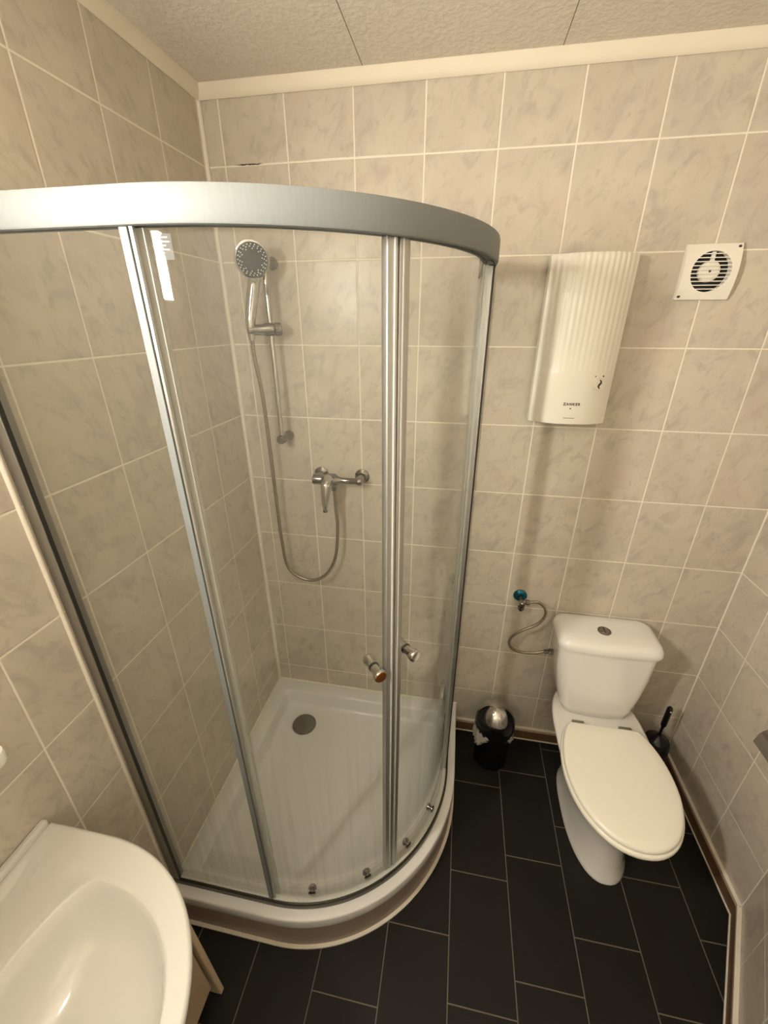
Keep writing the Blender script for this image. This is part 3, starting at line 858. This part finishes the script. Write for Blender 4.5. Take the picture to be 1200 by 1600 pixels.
for x in (TX - 0.085, TX + 0.085):
    lathe('hinge', (x - 0.022, -0.232, 0.416), (1, 0, 0), [(0, 0.007), (0.002, 0.009), (0.042, 0.009), (0.044, 0.007)], M['chrome_soft'], wc, 20)
def rrect(cx, a, y0, y1, r, z, n=8, bow=0.0):
    pts = []
    for cx_, cy_, a0 in ((cx + a - r, y1 - r, 0), (cx - a + r, y1 - r, 90), (cx - a + r, y0 + r, 180), (cx + a - r, y0 + r, 270)):
        for k in range(n + 1):
            t = math.radians(a0 + 90 * k / n)
            x = cx_ + r * math.cos(t); y = cy_ + r * math.sin(t)
            pts.append([x, y, z])
    # fill the long front edge so it can bow
    out = []
    m = len(pts)
    for i in range(m):
        out.append(pts[i])
        p, q = pts[i], pts[(i + 1) % m]
        if abs(q[0] - p[0]) > 0.05:
            for k in range(1, 10): out.append([p[0] + (q[0] - p[0]) * k / 10, p[1], z])
    for p in out:
        if p[1] < (y0 + y1) / 2 - 0.02:
            p[1] -= bow * (1 - ((p[0] - cx) / a) ** 2)
    return [Vector(p) for p in out]
CX = TX - 0.014
rings = [rrect(TX - 0.004, 0.108, -0.160, -0.030, 0.035, 0.395, bow=0.008), rrect(TX - 0.004, 0.124, -0.170, -0.024, 0.035, 0.402, bow=0.010), rrect(TX - 0.006, 0.138, -0.172, -0.020, 0.035, 0.44, bow=0.010),
         rrect(TX - 0.008, 0.155, -0.174, -0.016, 0.035, 0.52, bow=0.010), rrect(TX - 0.011, 0.167, -0.174, -0.012, 0.035, 0.61, bow=0.010), rrect(CX, 0.173, -0.174, -0.010, 0.033, 0.70, bow=0.010), rrect(CX, 0.174, -0.174, -0.010, 0.033, 0.722, bow=0.010)]
V, F = g_loft(rings)
ck = mesh('cistern', V, F, M['ceramic'], wc, angle=60)
rings = [rrect(CX, 0.174, -0.175, -0.007, 0.035, 0.7225, bow=0.010), rrect(CX, 0.181, -0.184, -0.006, 0.036, 0.725, bow=0.012), rrect(CX, 0.182, -0.186, -0.006, 0.036, 0.735, bow=0.012),
         rrect(CX, 0.180, -0.184, -0.006, 0.038, 0.748, bow=0.012), rrect(CX, 0.172, -0.174, -0.010, 0.036, 0.762, bow=0.010), rrect(CX, 0.155, -0.160, -0.02, 0.034, 0.768, bow=0.008), rrect(CX, 0.10, -0.12, -0.05, 0.02, 0.7705, bow=0.004)]
V, F = g_loft(rings)
cl = mesh('cistern_lid', V, F, M['ceramic'], wc, angle=60)
fb = lathe('flush_button', (CX - 0.014, -0.108, 0.769), (0, 0, 1), [(0, 0.024), (0.004, 0.024), (0.006, 0.021), (0.0062, 0.0195), (0.005, 0.019), (0.007, 0.017), (0.0072, 0.0)], M['chrome_soft'], wc, 36)
V, F = g_box(CX - 0.016, -0.126, 0.7761, CX - 0.0125, -0.090, 0.7767)
mesh('button_gap', V, F, M['print_dark'], fb, smooth=False)
lathe('inlet_nut', (CX - 0.199, -0.068, 0.604), (1, 0, 0.10), [(0, 0.008), (0.004, 0.0085), (0.016, 0.0085), (0.018, 0.012), (0.030, 0.012), (0.052, 0.011)], M['chrome_soft'], wc, 8)

# ------------------------------------------------------------------ waste bin with its liner
BXc, BYc = 1.066, -0.128
bn = thing('waste_bin', 'small round black bin with a mirror chrome swing lid on the dark floor', 'bin', (BXc, BYc, 0))
lathe('bin_body', (BXc, BYc, 0), (0, 0, 1), [(0, 0.070), (0.004, 0.073), (0.12, 0.075), (0.222, 0.077), (0.222, 0.074), (0.10, 0.071)], M['black'], bn, 48)
# chrome dome and black collar
Rb = 0.083
zc = 0.226
Vb = 0.112        # height of the dome
dome = [(zc + Vb * 0.98 * math.sin(t), Rb * 0.985 * math.cos(t)) for t in [PI / 2 * k / 16 for k in range(17)]]
lathe('chrome_dome', (BXc, BYc, 0), (0, 0, 1), dome, M['chrome'], bn, 64, angle=80)
NA = 96; V, F = [], []
front = math.atan2(CAM.y - BYc, CAM.x - BXc) + 0.10
for k in range(NA):
    t = 2 * PI * k / NA
    d = (t - front + PI) % (2 * PI) - PI
    ad = abs(d)
    top = math.radians(25 + 40 * math.exp(-((ad - 1.25) / 0.42) ** 2)) if ad < 1.25 else math.radians(12 + 53 * math.exp(-((ad - 1.25) / 0.26) ** 2))
    for j in range(10):
        if j < 2:
            r = Rb * (1.0 if j else 1.03); z = zc - 0.030 + 0.018 * j
        else:
            la = top * (j - 2) / 7
            r = Rb * 1.015 * math.cos(la); z = zc + Vb * 1.01 * math.sin(la)
        V.append((BXc + r * math.cos(t), BYc + r * math.sin(t), z))
    r = Rb * 0.97 * math.cos(top); V.append((BXc + r * math.cos(t), BYc + r * math.sin(t), zc + Vb * 0.96 * math.sin(top)))
nl = 11
for k in range(NA):
    for j in range(nl - 1):
        a = k * nl + j; b2 = ((k + 1) % NA) * nl + j
        F.append((a, b2, b2 + 1, a + 1))
mesh('black_collar', V, F, M['black'], bn, angle=50)
# liner: crumpled film folded over the rim
rnd = random.Random(5)
NA = 120; V, F = [], []
for k in range(NA):
    t = 2 * PI * k / NA
    d = (t - front + PI) % (2 * PI) - PI
    bulge = math.exp(-((d + 0.88) / 0.52) ** 2) + 0.55 * math.exp(-((d - 1.05) / 0.32) ** 2) + 0.4 * math.exp(-((abs(d) - 2.3) / 0.6) ** 2)
    drop = 0.012 + 0.060 * bulge
    for j in range(7):
        w = j / 6
        r = 0.0785 + bulge * (0.022 * math.sin(PI * min(1, w * 0.8)) + 0.007 * math.sin(9 * t + 5 * w) * w + 0.005 * math.sin(23 * t - 8 * w) + 0.003 * math.sin(41 * t + 11 * w)) + rnd.uniform(0, 1) * 0.0012
        V.append((BXc + r * math.cos(t), BYc + r * math.sin(t), zc - 0.008 - drop * w + bulge * 0.003 * math.sin(9 * t)))
for k in range(NA):
    for j in range(6):
        a = k * 7 + j; b2 = ((k + 1) % NA) * 7 + j
        F.append((a, b2, b2 + 1, a + 1))
bl = mesh('bin_liner', V, F, M['bag'], None, angle=70)
md = bl.modifiers.new('thickness', 'SOLIDIFY'); md.thickness = 0.0006
tag(bl, 'crumpled white plastic liner hanging out under the black collar of the bin', 'bin liner')

# ------------------------------------------------------------------ toilet brush and its holder
bh = thing('brush_holder', 'black toilet brush holder on the floor in the corner right of the toilet', 'brush holder', (1.742, -0.085, 0))
lathe('holder_cup', (1.742, -0.085, 0), (0, 0, 1), [(0, 0.050), (0.004, 0.053), (0.10, 0.054), (0.19, 0.050), (0.215, 0.046), (0.219, 0.043), (0.215, 0.040), (0.10, 0.046), (0.02, 0.046)], M['black_matt'], bh, 40)
tb = thing('toilet_brush', 'black toilet brush standing in its holder right of the toilet', 'brush', (1.742, -0.085, 0.03))
tube('brush_handle', spline([(1.742, -0.085, 0.06), (1.7425, -0.085, 0.20), (1.743, -0.084, 0.262), (1.744, -0.083, 0.292), (1.7445, -0.082, 0.31), (1.746, -0.080, 0.36), (1.7475, -0.078, 0.402)], 6), [0.0055] * 18 + [0.0060, 0.007, 0.0085, 0.0095, 0.0105, 0.011] + [0.0112] * 11 + [0.0105, 0.007], M['black'], tb, 16)
lathe('brush_cover', (1.742, -0.085, 0.205), (0, 0, 1), [(0, 0.0415), (0.012, 0.0415), (0.022, 0.034), (0.034, 0.014), (0.045, 0.0085)], M['black'], tb, 32)
lathe('brush_head', (1.742, -0.085, 0.03), (0, 0, 1), [(0, 0.020), (0.02, 0.034), (0.07, 0.034), (0.09, 0.015)], M['black_matt'], tb, 24)
lathe('hanging_eye', (1.7465, -0.0905, 0.388), (0, -1, 0.15), [(0, 0.0035), (0.0012, 0.0035), (0.0014, 0.0)], M['plastic_grey'], tb, 12)

# ------------------------------------------------------------------ toilet paper holder on the right wall
tp = thing('toilet_paper_holder', 'chrome toilet paper holder with a cover flap on the right wall', 'paper holder', (W, -0.46, 0.63))
prof = []
for k in range(13):
    t = PI / 2 * k / 12
    prof.append((W - 0.010 - 0.048 * math.sin(t), 0.655 + 0.048 * math.cos(t)))
prof.append((W - 0.061, 0.637))
ring_i = [(x + 0.003 * (1 if i > 6 else 0.4), z - 0.003 * (1 if i < 7 else 0.2)) for i, (x, z) in enumerate(prof)]
loop = prof + ring_i[::-1]
V, F = g_loft([[Vector((x, y, z)) for x, z in loop] for y in (-0.396, -0.399, -0.527, -0.530)])
mesh('cover_flap', V, F, M['chrome_soft'], tp, angle=40)
box('wall_plate', (W - 0.010, -0.515, 0.672, W, -0.411, 0.712), M['chrome_soft'], tp, 0.002)
tube('roll_bar', [(W - 0.008, -0.522, 0.685), (W - 0.036, -0.522, 0.668), (W - 0.036, -0.515, 0.640), (W - 0.036, -0.412, 0.640)], 0.005, M['chrome'], tp)

# ------------------------------------------------------------------ washbasin and vanity
SY, SZ = -1.362, 0.860
wb = thing('washbasin', 'white ceramic washbasin with a rounded front below the left wall', 'washbasin', (0.0, SY, SZ))
NB = 96
def out_r(t, grow=0.0):
    """outer outline of the basin, by direction t from the point (0.24, SY)"""
    A, B = 0.325 + grow, 0.295 + grow
    c, s = math.cos(t), math.sin(t)
    # march outwards
    r = 0.0
    lo, hi = 0.0, 0.8
    for _ in range(40):
        mid = (lo + hi) / 2
        x, y = 0.24 + mid * c, mid * s
        if x <= 0.15: inside = abs(y) <= B and x >= 0.002
        else: inside = (abs((x - 0.15) / A) ** 2.15 + abs(y / B) ** 2.15) <= 1
        if inside: lo = mid
        else: hi = mid
    return lo
def in_r(t):
    c, s = math.cos(t), math.sin(t)
    lo, hi = 0.0, 0.8
    for _ in range(40):
        mid = (lo + hi) / 2
        x, y = 0.24 + mid * c, mid * s
        cx = 0.20
        if x >= cx: inside = (abs((x - cx) / 0.240) ** 2.2 + abs(y / 0.222) ** 2.2) <= 1
        else: inside = (abs((x - cx) / 0.075) ** 2.4 + abs(y / 0.222) ** 2.4) <= 1
        if inside: lo = mid
        else: hi = mid
    return lo
def deck(x, y):
    """soft sunk tap deck behind the bowl"""
    sx = max(0, min(1, (x - 0.024) / 0.007)) * max(0, min(1, (0.185 - x) / 0.05))
    sy = max(0, min(1, (0.232 - abs(y)) / 0.009))
    return -0.013 * sx * sy
levels = []
TH = [2 * PI * k / NB for k in range(NB)]
RO_ = [out_r(t) for t in TH]; RI_ = [in_r(t) for t in TH]
def ringp(fr, z, use_deck=False):
    pts = []
    for t, ro, ri in zip(TH, RO_, RI_):
        r = fr(ro, ri)
        x, y = 0.24 + r * math.cos(t), r * math.sin(t)
        zz = z + (deck(x, y) if use_deck else 0)
        pts.append(Vector((x, SY + y, SZ + zz)))
    return pts
rings = [ringp(lambda o, i: i * 0.55, -0.19), ringp(lambda o, i: i * 0.95, -0.15), ringp(lambda o, i: o * 0.93, -0.075), ringp(lambda o, i: o - 0.012, -0.045), ringp(lambda o, i: o - 0.004, -0.03), ringp(lambda o, i: o, -0.010), ringp(lambda o, i: o - 0.001, -0.003), ringp(lambda o, i: o - 0.005, -0.0002)]
for w in [0.03 + 0.94 * k / 25 for k in range(26)]:
    rings.append(ringp(lambda o, i, w=w: (o - 0.005) * (1 - w) + i * w, 0.0 if w < 0.92 else -0.0012, True))
bowl = [(1.0, -0.004), (0.985, -0.011), (0.965, -0.025), (0.935, -0.05), (0.88, -0.08), (0.80, -0.102), (0.66, -0.118), (0.45, -0.127), (0.2, -0.132), (0.06, -0.134)]
for s, z in bowl:
    rings.append(ringp(lambda o, i, s=s: i * s, z, s > 0.98))
V, F = g_loft(rings)
mesh('basin', V, F, M['basin'], wb, angle=70)
V, F = g_box(0.0, SY - 0.290, SZ - 0.002, 0.016, SY + 0.290, SZ + 0.016)
mesh('rear_upstand', V, F, M['basin'], wb, bevel=0.005, seg=3)
lathe('basin_waste', (0.24, SY, SZ - 0.1345), (0, 0, 1), [(0, 0.030), (0.003, 0.030), (0.004, 0.022), (0.002, 0.0)], M['chrome_soft'], wb, 32)
vn = thing('vanity_cabinet', 'beige vanity cabinet under the washbasin', 'cabinet', (0.12, SY, 0))
def slant(x, z): return x - 0.078 * z
def side_panel(y0, y1):
    pr = [(0.004, 0.0), (slant(0.238, 0), 0.0), (slant(0.238, 0.66), 0.66), (0.004, 0.66)]
    return g_loft([[Vector((x, y, z)) for x, z in pr] for y in (y0, y1)])
for y0, y1 in ((-1.036, -1.020), (-1.706, -1.690)):
    V, F = side_panel(y0, y1)
    mesh('side_panel', V, F, M['vanity_edge'], vn, smooth=True, bevel=0.004, seg=3)
def door_panel(y0, y1):
    pr = [(slant(0.217, 0.092), 0.092), (slant(0.236, 0.092), 0.092), (slant(0.236, 0.655), 0.655), (slant(0.217, 0.655), 0.655)]
    return g_loft([[Vector((x, y, z)) for x, z in pr] for y in (y0, y1)])
for y0, y1 in ((-1.361, -1.048), (-1.684, -1.365)):
    V, F = door_panel(y0, y1)
    dp = mesh('door', V, F, M['vanity'], vn, smooth=True, bevel=0.0015)
box('bottom_shelf', (0.004, -1.690, 0.085, 0.195, -1.036, 0.101), M['vanity'], vn)
box('plinth', (0.004, -1.690, 0.0, 0.150, -1.036, 0.085), M['black_matt'], vn)

# ------------------------------------------------------------------ shelf under the mirror
sh = thing('wall_shelf', 'white ceramic shelf end above the washbasin at the left edge', 'shelf', (0.0, -1.30, 1.155))
rings = [rrect(0.0, 0.10, -1.55, -1.110, 0.018, z) for z in (1.153, 1.157, 1.172, 1.1765)]
sc = [0.985, 1.0, 1.0, 0.985]
out = []
for rg, s in zip(rings, sc):
    out.append([Vector((max(0.0, p.x) * s, -1.33 + (p.y + 1.33) * (1 - (1 - s) * 0.25), p.z)) for p in rg])
V, F = g_loft(out)
mesh('shelf_plate', V, F, M['ceramic'], sh, angle=60)
